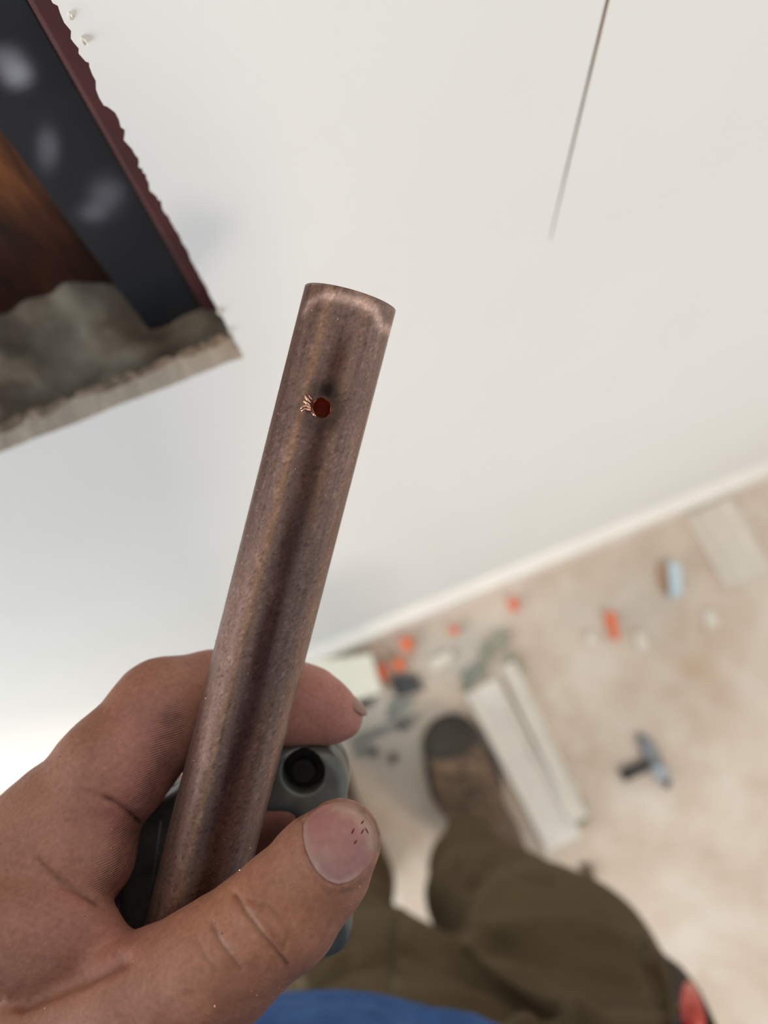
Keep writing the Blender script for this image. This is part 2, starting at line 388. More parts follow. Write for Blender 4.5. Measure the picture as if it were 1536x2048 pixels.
bm = bmesh.new(); bmesh.ops.create_grid(bm, x_segments=220, y_segments=220, size=1.6, matrix=T(0, -1.4, 0))
for v in bm.verts: v.co.z = -.0004+.0008*float(noise(np.array([v.co.x, v.co.y, 0]), 14))
fvx = np.array([tuple(v.co) for v in bm.verts]); x_, y_ = pix(w2c(fvx)); g = 0
for (px, py, rx, ry, k_) in [(880, 1310, 120, 70, .75), (760, 1480, 90, 90, .5), (1190, 1220, 130, 60, .3), (1300, 1200, 60, 80, .35), (1080, 1650, 70, 90, .45), (960, 1290, 60, 40, .4)]:
    g = g+k_*np.exp(-(((x_-px)/rx)**2+((y_-py)/ry)**2))*(.5+noise(fvx, 30))
g = np.clip(g, 0, .85)*(w2c(fvx)[:, 2] > .3)
frombm('floor', bm, FLOOR, smooth=True, origin=(0, 0, 0), kind='structure', col=np.stack([g, g, g], 1))
bh, bt = .08, .020
prof = [(D, 0), (D-bt, 0), (D-bt, bh-.004), (D-bt+.001, bh-.001), (D-bt+.004, bh), (D-.004, bh+.002), (D, bh+.003)]
v = [(x, y, z) for x in (-1.59, 1.59) for y, z in prof]; k = len(prof)
f = [[i, (i+1) % k, k+(i+1) % k, k+i] for i in range(k)]+[list(range(k))[::-1], list(range(k, 2*k))]
mk('baseboard_front', v, f, TRIM, smooth=False, kind='structure')

# ------------------------------------------------------------------ copper pipe
def pax(y): return cs(703-.255*(y-590), y, .1825+.0030*(y-590)/380)
PA, PB = pax(598), pax(1955)
ax = PB-PA; L = float(np.linalg.norm(ax)); ax /= L
nf = -(PA+PB)/2; nf -= ax*nf.dot(ax); nf /= np.linalg.norm(nf)      # towards the viewer
bs = np.cross(ax, nf); 
if bs[0] < 0: bs = -bs
RO, RI = .0111, .0100
def on_pipe(u, s, r=RO):                  # u: arc length from the front line (positive to the right), s: distance from the top end
    th = np.asarray(u)/RO; s = np.asarray(s)
    return PA+ax*s[..., None]+r*(np.cos(th)[..., None]*nf+np.sin(th)[..., None]*bs)
def pipe_uv(px, py):                      # where the view ray of a pixel meets the tube
    d = cs(px, py, 1.); o = -PA; dd = d-ax*d.dot(ax); oo = o-ax*o.dot(ax)
    a_, b_, c_ = dd @ dd, 2*dd @ oo, oo @ oo-RO*RO; q = max(b_*b_-4*a_*c_, 0); t = (-b_-math.sqrt(q))/(2*a_)
    p = d*t-PA; return RO*math.atan2(p @ bs, p @ nf), float(p @ ax)
hc = pipe_uv(643, 815)
hole = [(hc[0]+.00240*r*math.cos(a), hc[1]+.00240*r*math.sin(a)) for a, r in
        [(2*math.pi*i/28, 1+.07*math.cos(5*2*math.pi*i/28+.4)+.03*math.sin(3*2*math.pi*i/28)) for i in range(28)]]
W = math.pi*RO
nu, ns = 104, 230
us = np.linspace(-W, W, nu+1); ss = np.linspace(0, L, ns+1)
pts2 = []; idx = {}
for i, u in enumerate(us):
    for j, s in enumerate(ss):
        dh = math.hypot(u-hc[0], s-hc[1])
        if dh < .0029: continue
        pts2.append((u, s))
rings = []
for rr in (1.0, 1.08, 1.17):
    rings += [(hc[0]+(u-hc[0])*rr, hc[1]+(s-hc[1])*rr) for u, s in hole]
nb = len(pts2); pts2 += rings
vo, _, fo, *_ = delaunay_2d_cdt([Vector(p) for p in pts2], loop(nb, len(hole)), [], 0, 1e-9)
tri = [t for t in fo if math.hypot(sum(vo[i][0] for i in t)/3-hc[0], sum(vo[i][1] for i in t)/3-hc[1]) > .0022 or not inpoly(sum(vo[i][0] for i in t)/3, sum(vo[i][1] for i in t)/3, hole)]
UV = np.array([tuple(p) for p in vo])
# weld the seam
key = {}; rem = np.arange(len(UV))
for i, (u, s) in enumerate(UV):
    if abs(abs(u)-W) < 1e-7:
        kk = round(s, 7); rem[i] = key.setdefault(kk, i)
tri = [[int(rem[i]) for i in t] for t in tri]
dent = lambda uv: np.exp(-((uv[:, 0]-hc[0])**2+(uv[:, 1]-hc[1])**2)/(2*.0028**2))*.00035
Vo = on_pipe(UV[:, 0], UV[:, 1], (RO-dent(UV))[:, None]); Vi = on_pipe(UV[:, 0], UV[:, 1], (RI-dent(UV))[:, None])
nv = len(UV); Fc = [t[::-1] for t in tri]+[[i+nv for i in t] for t in tri]
hid = [int(np.argmin((UV[:, 0]-p[0])**2+(UV[:, 1]-p[1])**2)) for p in hole]
for a, b in zip(hid, hid[1:]+hid[:1]): Fc.append([a, b, b+nv, a+nv])
for s_end in (0, L):
    r = [i for i in range(nv) if abs(UV[i, 1]-s_end) < 1e-9 and rem[i] == i]; r.sort(key=lambda i: UV[i, 0])
    for a, b in zip(r, r[1:]+r[:1]): Fc.append([a, b, b+nv, a+nv])
# patina streaks along the tube, a dark reflection painted down its front, a polished scuff below the rim, heat stain round the hole
u, s = UV[:, 0], UV[:, 1]
q3 = np.stack([u, s*.035, 0*u], 1); st = .45*noise(q3, 700)+.40*noise(q3+5, 2600)+.15*noise(np.stack([u, s*.2, 0*u], 1), 1500)
blo = noise(np.stack([u, s*.45, 0*u], 1), 260)
base = np.array([.215, .128, .100])*(.62+.70*st[:, None])
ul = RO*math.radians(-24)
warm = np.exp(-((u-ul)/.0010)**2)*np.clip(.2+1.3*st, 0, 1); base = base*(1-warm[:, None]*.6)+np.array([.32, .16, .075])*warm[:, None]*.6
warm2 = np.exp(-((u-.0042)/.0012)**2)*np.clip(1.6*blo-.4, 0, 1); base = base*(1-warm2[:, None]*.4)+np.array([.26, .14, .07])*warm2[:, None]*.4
dark = (np.exp(-((u-.0004)/.0021)**2)*(.7+.6*blo)+.45*np.exp(-((u-.0022)/.0022)**2)*(.3+1.1*blo))*sstep(.002, .016, s); base = base*(1-np.clip(dark, 0, 1)[:, None]*np.array([.55, .66, .70]))  # reflection of phone and person painted in as a dark centre band
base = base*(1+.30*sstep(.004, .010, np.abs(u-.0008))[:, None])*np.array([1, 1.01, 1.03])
dh = np.hypot(u-hc[0], s-hc[1]); halo = np.exp(-((dh-.0040)/.0022)**2)*.45*(.5+blo)
halo2 = np.exp(-((u-hc[0]-.0002)/.0016)**2-((s-hc[1]+.0042)/.0022)**2)*.75
base = base*(1-np.clip(halo+halo2, 0, .85)[:, None])
scp = [pipe_uv(*p) for p in [(609, 622), (622, 604), (645, 592), (672, 592), (700, 600), (725, 606), (748, 618), (757, 640), (762, 655), (778, 660), (788, 672)]]
dsc = segdist(u, s, scp); sc_ = np.exp(-(dsc/(.00085+.0005*blo))**2)*(.55+.55*st)
base = base*(1-sc_[:, None])+np.array([.72, .47, .38])*sc_[:, None]
seam = np.exp(-((u-ul-.0004-.0002*noise(np.stack([s*0, s, s*0], 1), 90))/.00014)**2)*.45*(noise(np.stack([0*s, s, 0*s], 1), 300) > .35)
base = base*(1-seam[:, None])
pits = noise(np.stack([u, s, 0*u], 1), 1300); base = base*(1+.35*((pits > .80)[:, None]))*(1-.35*((noise(np.stack([u, s, 0*u+1], 1), 1500) > .90)[:, None]))
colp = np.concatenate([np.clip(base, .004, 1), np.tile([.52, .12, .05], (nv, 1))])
mp = Mat('aged_copper', rough=.42, metal=.6, spec=.4)
vc = mp.vcol(); c = mp.mix(vc, mp.ramp(mp.noise(1500, 4, .6), [(.32, (.78, .77, .76)), (.68, (1.2, 1.2, 1.2))]), 1, 'MULTIPLY'); mp.col(c)
rr_ = mp.ramp(mp.noise(700, 4), [(.3, (.34, .34, .34)), (.7, (.46, .46, .46))]); mp.lk(rr_, mp.b.inputs['Roughness'])
mp.bump(mp.noise(2600, 3), .12, .0002)
COPPER = mp.m
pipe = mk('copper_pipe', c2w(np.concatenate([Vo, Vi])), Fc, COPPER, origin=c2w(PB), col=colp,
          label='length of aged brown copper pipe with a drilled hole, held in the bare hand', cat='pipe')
BRIGHT = Mat('bright_copper', (.86, .50, .36, 1), .25, 1).m
for k, (pts_) in enumerate([[(622, 806), (617, 800), (612, 793), (617, 788), (625, 800)], [(621, 812), (616, 808), (611, 803), (608, 806)], [(622, 816), (614, 813), (607, 815), (603, 820)], [(622, 820), (612, 819), (605, 823)], [(624, 826), (632, 833)]]):
    path = []
    for j, p in enumerate(pts_):
        uu, s_ = pipe_uv(*p); path.append(on_pipe(np.array(uu), np.array(s_), RO+.0002+.0007*math.sin(min(1, j/3)*math.pi*.8)))
    path = np.array(path); v, f = tube(c2w(np.repeat(path, 1, 0)), np.linspace(.00038, .00016, len(path)), 7)
    mk('burr', v, f, BRIGHT, pipe, label='bright curled copper burr' if k == 0 else None)

# ------------------------------------------------------------------ grey pipe cutter behind the pipe (camera-space signed distance)
zt = .2125
G = Grid(cs(215, 1440, zt)-[0, 0, .0]+[0, 0, -.016], cs(740, 1925, zt)+[0, 0, .016], .0006)
def cap2(a, b, r):
    a3, b3 = cs(*a, zt), cs(*b, zt); ba = (b3-a3)[:2]; px, py = G.X-np.float32(a3[0]), G.Y-np.float32(a3[1])
    h = np.clip((px*ba[0]+py*ba[1])/(ba @ ba), 0, 1); return np.hypot(px-h*ba[0], py-h*ba[1])-np.float32(r*zt/F)
d2 = cap2((440, 1541), (632, 1541), 63)
d2 = smin(d2, cap2((645, 1570), (652, 1825), 46), .004)
d2 = smin(d2, cap2((645, 1830), (380, 1850), 52), .005)
d2 = smin(d2, cap2((322, 1640), (300, 1840), 50), .004)
d2 = smin(d2, cap2((322, 1640), (440, 1560), 40), .004)
dz = np.abs(G.Z-np.float32(zt))-np.float32(.0092)
rd = np.float32(.0032)
ex = d2+rd; ez = dz+rd
f = np.minimum(np.maximum(ex, ez), 0)+np.sqrt(np.maximum(ex, 0)**2+np.maximum(ez, 0)**2)-rd
hc3 = cs(606, 1545, zt-.009)
rec = np.hypot(G.X-np.float32(hc3[0]), G.Y-np.float32(hc3[1]))
f = smax(f, -np.maximum(rec-np.float32(.0056), (G.Z-np.float32(zt-.0012))), .0008)
dish = np.maximum(np.abs(d2+np.float32(.0026))-np.float32(.00035), np.abs(G.Z-np.float32(zt-.0092))-np.float32(.0005))
f = smax(f, -np.maximum(np.abs(G.Z-np.float32(zt+.001))-np.float32(.0004), -(d2+np.float32(.0008))), .0004)
Vt, Qt = G.nets(f.astype(np.float32)); Vt = relax(Vt, Qt, 2)
mg = Mat('grey_cast_metal', rough=.42, metal=.35); mg.col(mg.ramp(mg.noise(120, 5), [(.3, srgb(84, 84, 76)), (.7, srgb(116, 116, 108))])); mg.bump(mg.noise(900, 3), .15, .0003)
cutter = mk('pipe_cutter', c2w(Vt), Qt, mg.m, label='grey rounded pipe cutter held behind the copper pipe, round black recess showing', cat='pipe cutter')
bm = bmesh.new(); cyl(bm, .0054, .0054, .002, T(0, 0, .0068)); cyl(bm, .0030, .0027, .0046, T(.0, .0, .0035)); cyl(bm, .0012, .0012, .0007, T(0, 0, .0010), 6)
for v in bm.verts: v.co = Vector(c2w(np.array(v.co)+hc3))
frombm('wheel_screw', bm, Mat('black_oiled_steel', (.012, .012, .012, 1), .35, .3).m, cutter, label='black cutter wheel screw')
bm = bmesh.new(); p1 = cs(322, 1640, .2035); p2 = cs(302, 1790, .2035)
v, f_ = tube(c2w(np.array([p1, (p1+p2)/2, p2])), .0005, 6); mk('edge_glint', v, f_, STEEL, cutter); bm.free()  # thin bar standing in for the glint along the cutter's edge

# ------------------------------------------------------------------ the person: left hand and arm (camera-space signed distance)
G = Grid((-.172, .018, .135), (.008, .172, .272), .0009)
def chain(pts, k=.006):
    P_ = [(cs(x, y, z), r*z/F) for x, y, z, r in pts]; f = None
    for (a, ra), (b, rb) in zip(P_[:-1], P_[1:]):
        d = G.cone(a, b, ra, rb); f = d if f is None else smin(f, d, k)
    return f
thumb = chain([(-40, 2160, .178, 165), (130, 2085, .174, 150), (285, 2015, .170, 136), (440, 1925, .167, 122), (565, 1822, .165, 112), (640, 1735, .166, 99), (680, 1684, .167, 82)], .002)
index = chain([(40, 1740, .190, 135), (120, 1665, .191, 126), (225, 1540, .193, 108), (330, 1425, .201, 103), (430, 1395, .208, 88), (560, 1402, .2105, 80), (615, 1410, .2105, 70), (660, 1427, .2100, 52), (692, 1438, .2095, 32)], .004)
middle = chain([(60, 1850, .215, 115), (190, 1720, .225, 95), (330, 1640, .240, 84), (480, 1650, .240, 76), (585, 1668, .231, 64), (615, 1672, .230, 52)], .004)
ring = chain([(40, 1960, .230, 110), (180, 1840, .245, 86), (320, 1780, .252, 78), (460, 1790, .245, 70), (540, 1800, .238, 58)], .004)
pinky = chain([(60, 2080, .245, 95), (190, 1980, .255, 75), (310, 1930, .256, 66), (430, 1930, .248, 58), (500, 1935, .243, 48)], .004)
palm = chain([(-330, 2330, .200, 190), (-120, 2090, .196, 190), (40, 1860, .192, 140), (80, 1740, .190, 120)], .012)
palm = smin(palm, chain([(-330, 2330, .205, 190), (-60, 2140, .220, 160), (40, 1960, .228, 112)], .012), .012)
palm = smin(palm, chain([(-60, 2200, .220, 150), (60, 2090, .244, 95)], .012), .012)
pad = chain([(110, 1745, .186, 98), (170, 1708, .186, 94), (168, 1765, .188, 70)], .003)
web = chain([(-60, 1860, .180, 150), (50, 1850, .177, 106), (132, 1862, .176, 82), (246, 1932, .177, 52)], .006)
f = smin(palm, index, .008)
for x in (middle, ring, pinky): f = smin(f, x, .0035)
f = smin(f, pad, .0035); f = smin(f, web, .0020); f = smin(f, thumb, .0028)
Vh, Qh = G.nets(f); Vh = relax(Vh, Qh, 3); Vh, Qh = subdiv(Vh, Qh)
N = vnormals(Vh, Qh)
if (N*(Vh-Vh.mean(0))).sum() < 0: Qh = Qh[:, ::-1]; N = -N
x, y = pix(Vh); facing = sstep(.05, .35, -(N*Vh).sum(1)/np.linalg.norm(Vh, axis=1))
disp = np.zeros(len(Vh)); dirt = np.zeros(len(Vh))
def crease(pl, w_, d_, zmax=.2, dk=.35):
    global disp, dirt
    g = np.exp(-(segdist(x, y, pl)/w_)**2)*facing*(Vh[:, 2] < zmax); disp -= .6*d_*g; dirt += 1.0*dk*np.exp(-(segdist(x, y, pl)/(w_*.65))**2)*facing*(Vh[:, 2] < zmax)
def ridge(pl, w_, d_, zmax=.2):
    global disp
    disp += d_*np.exp(-(segdist(x, y, pl)/w_)**2)*facing*(Vh[:, 2] < zmax)
crease([(468, 1788), (490, 1822), (520, 1862), (548, 1898), (574, 1930)], 7, .0009)
crease([(424, 1845), (440, 1885), (462, 1915), (482, 1938)], 6, .0005, dk=.25)
crease([(498, 1800), (535, 1812), (560, 1838), (575, 1866), (566, 1900)], 6, .0004, dk=.2)
crease([(515, 1830), (540, 1850), (550, 1875)], 5, .0003, dk=.15)
crease([(395, 1880), (410, 1915), (430, 1940)], 6, .0003, dk=.1)
ridge([(510, 1825), (545, 1860)], 22, .0006); ridge([(455, 1870), (500, 1915)], 16, .0004)
crease([(212, 1598), (240, 1612), (265, 1632), (285, 1648)], 7, .0010, dk=.4)
crease([(160, 1575), (200, 1592), (230, 1604)], 7, .0003, dk=.12)
crease([(78, 1722), (105, 1752), (140, 1775), (172, 1792), (195, 1806)], 8, .0011, dk=.35)
for j in range(7):
    y0 = 1790+j*22; crease([(20+10*j, y0-12), (70+9*j, y0+8), (115+8*j, y0+28)], 6, .00016, dk=.05)
crease([(40, 2008), (110, 1978), (190, 1945), (240, 1920)], 17, .0035, dk=.16)
crease([(330, 1332), (338, 1350), (336, 1375)], 7, .0003, dk=.06); crease([(306, 1345), (318, 1365)], 6, .00025, dk=.05)
# thumb nail bed
nail_c = [(607, 1650), (606, 1672), (611, 1698), (621, 1722), (636, 1746), (655, 1762), (677, 1769), (700, 1763), (722, 1748), (742, 1726), (754, 1700), (757, 1676), (750, 1652), (736, 1630), (716, 1613), (692, 1604), (668, 1604), (643, 1612), (624, 1626), (613, 1638)]
inn = np.array([inpoly(a, b, nail_c) if (560 < a < 800 and 1560 < b < 1800) else False for a, b in zip(x, y)])
dn = segdist(x, y, nail_c+nail_c[:1])
front = facing*(Vh[:, 2] < .175)
disp += np.where(inn, -.00035*sstep(0, 8, dn), .0004*np.exp(-((dn-8)/7)**2))*front*(x < 775)
mnoise = noise(Vh, 260); disp += .00012*(noise(Vh, 420)-.5)+.0003*(mnoise-.5)
Vh = Vh+N*disp[:, None]
# skin colour: redder finger pads, grime in the folds and along the index finger's inner side
red = np.exp(-(segdist(x, y, [(300, 1450), (285, 1560), (240, 1640)])/70)**2)*.55+np.exp(-(segdist(x, y, [(640, 1400), (700, 1440)])/80)**2)*.7*(Vh[:, 2] > .19)+np.exp(-(segdist(x, y, [(150, 1850), (230, 1860)])/90)**2)*.45+.5*(Vh[:, 2] > .222)
warmt = sstep(200, 520, x)*(Vh[:, 2] < .18)*sstep(1650, 1850, y)
skin = np.tile([.50, .235, .155], (len(Vh), 1))
skin = skin*(1-red[:, None])+np.array([.50, .195, .160])*red[:, None]
skin = skin*(1-.6*warmt[:, None])+np.array([.50, .205, .100])*.6*warmt[:, None]
skin *= .84; skin *= (.88+.24*noise(Vh, 130))[:, None]*(.92+.16*noise(Vh, 900))[:, None]
rub = np.exp(-(segdist(x, y, [(345, 1440), (325, 1540), (285, 1620)])/34)**2)*.35*(Vh[:, 2] < .21)+np.exp(-(segdist(x, y, [(265, 1670), (225, 1770)])/34)**2)*.4
rub0 = rub.copy(); rub += np.exp(-(segdist(x, y, [(600, 1640), (640, 1610), (700, 1598), (748, 1640), (758, 1700)])/9)**2)*.35+np.exp(-(segdist(x, y, [(607, 1650), (613, 1705), (640, 1752), (680, 1774), (715, 1762), (745, 1730)])/5)**2)*.3
skin *= (1-np.clip(dirt+rub*(.6+.8*noise(Vh, 700)), 0, .8))[:, None]
sp = sstep(.8, .9, noise(Vh, 480))*(Vh[:, 2] < .185)*.14; skin *= (1-sp)[:, None]*np.array([1, .96, .93])
ms = Mat('skin', rough=.52, spec=.4)
ms.col(ms.mix(ms.vcol(), ms.ramp(ms.noise(900, 4), [(.3, (.88, .84, .82)), (.7, (1.1, 1.12, 1.14))]), 1, 'MULTIPLY'))
ms.set('Subsurface Weight', .18); ms.set('Subsurface Radius', (.004, .0015, .0008)); ms.set('Subsurface Scale', .6)
vor = ms.n('ShaderNodeTexVoronoi', feature='DISTANCE_TO_EDGE'); vor.inputs['Scale'].default_value = 1100; ms.lk(ms.tc, vor.inputs['Vector'])
ms.bump(vor.outputs['Distance'], .22, .0003); ms.bump(ms.noise(2400, 3), .25, .0002)
va = ms.n('ShaderNodeVertexColor'); va.layer_name = 'Col'                 # friction ridges where the Col alpha is high
dt = ms.n('ShaderNodeVectorMath', operation='DOT_PRODUCT'); ms.lk(ms.tc, dt.inputs[0]); dt.inputs[1].default_value = tuple(M @ [.12, 1, .1])
m1 = ms.n('ShaderNodeMath', operation='MULTIPLY_ADD'); ms.lk(dt.outputs['Value'], m1.inputs[0]); m1.inputs[1].default_value = 2*math.pi/.00055
m0 = ms.n('ShaderNodeMath', operation='MULTIPLY'); ms.lk(ms.noise(160, 1), m0.inputs[0]); m0.inputs[1].default_value = 7; ms.lk(m0.outputs[0], m1.inputs[2])
m2 = ms.n('ShaderNodeMath', operation='SINE'); ms.lk(m1.outputs[0], m2.inputs[0])
m3 = ms.n('ShaderNodeMath', operation='MULTIPLY'); ms.lk(m2.outputs[0], m3.inputs[0]); ms.lk(va.outputs[1], m3.inputs[1])
ms.bump(m3.outputs[0], .5, .0002)
SKIN = ms.m
# forearm, carried on from the wrist up to the shirt sleeve
wr = cs(-330, 2330, .202); el = wr+np.array([-.13, .17, .02]); 
fv, ff = tube([wr-(el-wr)*.12, wr, wr+(el-wr)*.3, wr+(el-wr)*.6, el], [.020, .0265, .033, .040, .042], 28)
# head and neck, out of the frame, looking down; added to shade the hand and wall
hem = at(645, 1953, .90); cx, cy = hem[0]-.085, hem[1]-.122
hd = np.array([cx+.10, cy+.11, 1.60]); fw = np.array([.05, .80, -.60]); fw /= np.linalg.norm(fw); sd = np.cross(fw, [0, 0, 1]); sd /= np.linalg.norm(sd); upv = np.cross(sd, fw)
Rh = np.array([sd, fw, upv])
G = Grid((-.11, -.13, -.27), (.11, .14, .14), .004)
hf = G.ell((0, -.01, .03), (.076, .098, .092)); hf = smin(hf, G.ell((0, .035, -.045), (.058, .060, .075)), .04)
hf = smin(hf, G.cone((0, .088, .005), (0, .112, -.032), .009, .014), .012)
for s_ in (-1, 1):
    hf = smin(hf, G.ell((s_*.078, -.01, -.01), (.010, .020, .032)), .008); hf = smax(hf, -G.ell((s_*.031, .100, .012), (.016, .014, .010)), .010)
    hf = smin(hf, G.ell((s_*.031, .084, .012), (.0125, .0125, .0115)), .002); hf = smin(hf, G.cone((s_*.014, .092, .028), (s_*.046, .080, .028), .007, .006), .010)
hf = smin(hf, G.cone((-.022, .088, -.064), (.022, .088, -.064), .006, .006), .006); hf = smin(hf, G.cone((-.018, .087, -.074), (.018, .087, -.074), .007, .007), .006)
nk = Rh @ (np.array([cx+.07, cy, 1.40])-hd); hf = smin(hf, G.cone((0, -.02, -.06), nk, .052, .062), .03)
hv_, hq = G.nets(hf.astype(np.float32)); hv = relax(hv_, hq, 2) @ Rh+hd
hr_ = np.maximum(G.ell((0, -.013, .034), (.081, .100, .095)), -(G.Z-np.float32(.9)*G.Y+np.float32(.02)).astype(np.float32)); hrv, hrq = G.nets(hr_.astype(np.float32)); hrv = relax(hrv, hrq, 2) @ Rh+hd
nvh = len(Vh); allV = np.concatenate([c2w(np.concatenate([Vh, fv])), hv]); allF = Qh.tolist()+[[i+nvh for i in q] for q in ff]+[[i+nvh+len(fv) for i in q] for q in hq.tolist()]
skin = np.concatenate([skin, np.clip(rub0*2.4, 0, 1)[:, None]], 1); allC = np.concatenate([skin, np.tile([.39, .206, .148, 0], (len(fv), 1)), np.tile([.42, .23, .165, 0], (len(hv), 1))])
feet = at(860, 1780, 0)
person = mk('person', allV, allF, SKIN, origin=feet, col=allC, cat='person',
            label='person in brown work trousers and blue shirt looking down, left hand gripping the copper pipe')
mk('hair', hrv, hrq, plain('dark_hair', (.04, .026, .018, 1), .6, scale=200), person)
# nails
bvh = BVHTree.FromPolygons(Vh.tolist(), Qh.tolist())
def nail(name, outline_, ctr, mat, lift, label):
    P_ = []; rings_ = [0, .25, .45, .6, .72, .8, .87, .93, .97, 1.0]; k = len(outline_)*2
    oo = []
    for a, b in zip(outline_, outline_[1:]+outline_[:1]): oo += [a, ((a[0]+b[0])/2, (a[1]+b[1])/2)]
    rows = []
    def cast(px, py):
        d = Vector(cs(px, py, 1.)); h, nn, _, _ = bvh.ray_cast(Vector((0, 0, 0)), d.normalized())
        return (np.array(h), np.array(nn)) if h else (None, None)
    c0 = cast(*ctr); 
    for q in rings_:
        for px, py in (oo if q else [ctr]):
            h, nn = cast(ctr[0]+(px-ctr[0])*q, ctr[1]+(py-ctr[1])*q)
            if h is None: h, nn = cast(ctr[0]+(px-ctr[0])*q*.96, ctr[1]+(py-ctr[1])*q*.96)
            if h is None: h, nn = P_[-1], c0[1]
            vd = -h/np.linalg.norm(h); P_.append(h+vd*(lift*(1-.75*q**3)))
    fcs = [[0, 1+i, 1+(i+1) % k] for i in range(k)]
    for r_ in range(len(rings_)-2):
        fcs += [[1+r_*k+i, 1+(r_+1)*k+i, 1+(r_+1)*k+(i+1) % k, 1+r_*k+(i+1) % k] for i in range(k)]
    lastr = 1+(len(rings_)-2)*k; n1 = len(P_)
    for i in range(k): p = P_[lastr+i]; P_.append(p+p/np.linalg.norm(p)*.0007)
    fcs += [[lastr+i, n1+i, n1+(i+1) % k, lastr+(i+1) % k] for i in range(k)]
    V_ = np.array(P_); return V_, [q[::-1] for q in fcs]
nv_, nf_ = nail('fingernail', nail_c, (680, 1686), None, .0009, '')
nx2, ny2 = pix(nv_)
ncol = np.tile([.43, .195, .168], (len(nv_), 1))
tipw = np.exp(-(segdist(nx2, ny2, [(676, 1604), (692, 1604), (716, 1613), (736, 1630), (750, 1652), (757, 1676), (754, 1702)])/8)**2)
cut = np.exp(-(segdist(nx2, ny2, [(607, 1650), (613, 1705), (640, 1750), (680, 1768), (715, 1752)])/8)**2)
lun = np.exp(-(((nx2-640)/30)**2+((ny2-1725)/30)**2))
ncol = ncol*(1-.5*lun[:, None])+np.array([.46, .30, .27])*.5*lun[:, None]
pale = np.exp(-(segdist(nx2, ny2, [(676, 1616), (712, 1630), (738, 1662), (742, 1695)])/9)**2)*.75
ncol = ncol*(1-pale[:, None])+np.array([.50, .33, .24])*pale[:, None]
ncol = ncol*(1-.85*tipw[:, None])+np.array([.17, .115, .075])*.85*tipw[:, None]*(.5+noise(nv_, 900))[:, None]+np.array([.08, .05, .03])*.85*tipw[:, None]
ncol = ncol*(1-.5*cut[:, None])+np.array([.46, .33, .27])*.5*cut[:, None]
mnl = Mat('nail_plate', rough=.5, spec=.3); mnl.col(mnl.mix(mnl.vcol(), mnl.ramp(mnl.noise(500, 3), [(.3, (.9, .88, .88)), (.7, (1.08, 1.1, 1.1))]), 1, 'MULTIPLY')); mnl.set('Subsurface Weight', .1); mnl.set('Subsurface Radius', (.003, .001, .001)); mnl.bump(mnl.noise(600, 2), .15, .0003)
tn = mk('thumbnail', c2w(nv_), nf_, mnl.m, person, col=ncol, label='pink thumbnail with grime and dark red specks at its free edge')
def specks(name, pl, mat, parent, w_=2.2):
    parts = []
    for (x0, y0, x1, y1) in pl:
        pa = []
        for t in np.linspace(0, 1, 4):
            d = Vector(cs(x0+(x1-x0)*t, y0+(y1-y0)*t, 1.)); h, *_ = nb_.ray_cast(Vector((0, 0, 0)), d.normalized())
            if h: pa.append(np.array(h))
        if len(pa) == 4: parts.append(tube(np.array(pa), [w_*.3*.17/F, w_*.17/F, w_*.8*.17/F, w_*.3*.17/F], 6))
    v, f = merge(parts); return mk(name, c2w(v), f, mat, parent)
nb_ = BVHTree.FromPolygons(nv_.tolist(), nf_)
specks('dried_blood', [(703, 1668, 709, 1656), (708, 1688, 714, 1680), (722, 1668, 728, 1658), (730, 1655, 737, 1668), (722, 1648, 728, 1640)], plain('dried_blood', srgb(96, 22, 22), .5, bump=0), tn, 1.8)
# index fingertip nail, seen edge-on behind the tip
P_ = cs(707, 1402, .2112); 
bm = bmesh.new(); bmesh.ops.create_uvsphere(bm, u_segments=20, v_segments=12, radius=1)
e1 = np.array([.70, .62, .25]); e1 /= np.linalg.norm(e1); e3 = np.array([.62, -.72, .1]); e3 -= e1*e3.dot(e1); e3 /= np.linalg.norm(e3); e2 = np.cross(e1, e3)
for v in bm.verts:
    q = np.array(v.co); v.co = Vector(c2w(P_+e1*q[0]*.0052+e2*q[1]*.0055+e3*(q[2]*.0012-.0010*q[1]**2-.0004*q[0]**2)))
frombm('fingernail', bm, plain('fingernail_plate', srgb(150, 108, 92), .4, var=.06, bump=0), person, smooth=True)

# ------------------------------------------------------------------ clothing
mtz = Mat('brown_work_cloth', rough=.85, spec=.2)
c = mtz.ramp(mtz.noise(7, 4), [(.3, (.078, .053, .026)), (.7, (.110, .076, .038))])
mtz.col(mtz.mix(c, mtz.ramp(mtz.noise(900, 2), [(.3, (.8, .8, .8)), (.7, (1.15, 1.15, 1.15))]), 1, 'MULTIPLY')); mtz.bump(mtz.noise(700, 3), .25, .0006); TROU = mtz.m
G = Grid((-.42, -.52, .06), (.36, .06, 1.0), .0065)
def wchain(pts, k=.04):
    f = None
    for (a, ra), (b, rb) in zip(pts[:-1], pts[1:]):
        d = G.cone(a, b, ra, rb); f = d if f is None else smin(f, d, k)
    return f
def W(px, py, z, r): return (at(px, py, z), r)
right = wchain([W(950, 1690, .10, .050), W(945, 1745, .26, .050), W(958, 1800, .40, .052), W(1032, 1850, .48, .062), W(1118, 1945, .57, .083), W(1185, 2085, .63, .080), W(1380, 2520, .80, .10)], .03)
left = wchain([W(690, 1745, .10, .056), W(690, 1775, .24, .056), W(680, 1870, .42, .058), W(668, 1928, .49, .066), W(778, 2122, .57, .107), W(880, 2270, .63, .107), W(960, 2560, .80, .11)], .03)
pel = wchain([W(1390, 2600, .86, .12), W(980, 2680, .86, .12)], .03)
f = smin(smin(right, left, .012), pel, .05)
XX, YY, ZZ = np.broadcast_arrays(G.X, G.Y, G.Z); P3 = np.stack([XX, YY, ZZ], -1)
Q3 = np.stack([XX+.25*ZZ, YY+.5*XX, ZZ*2.0-.7*XX], -1)
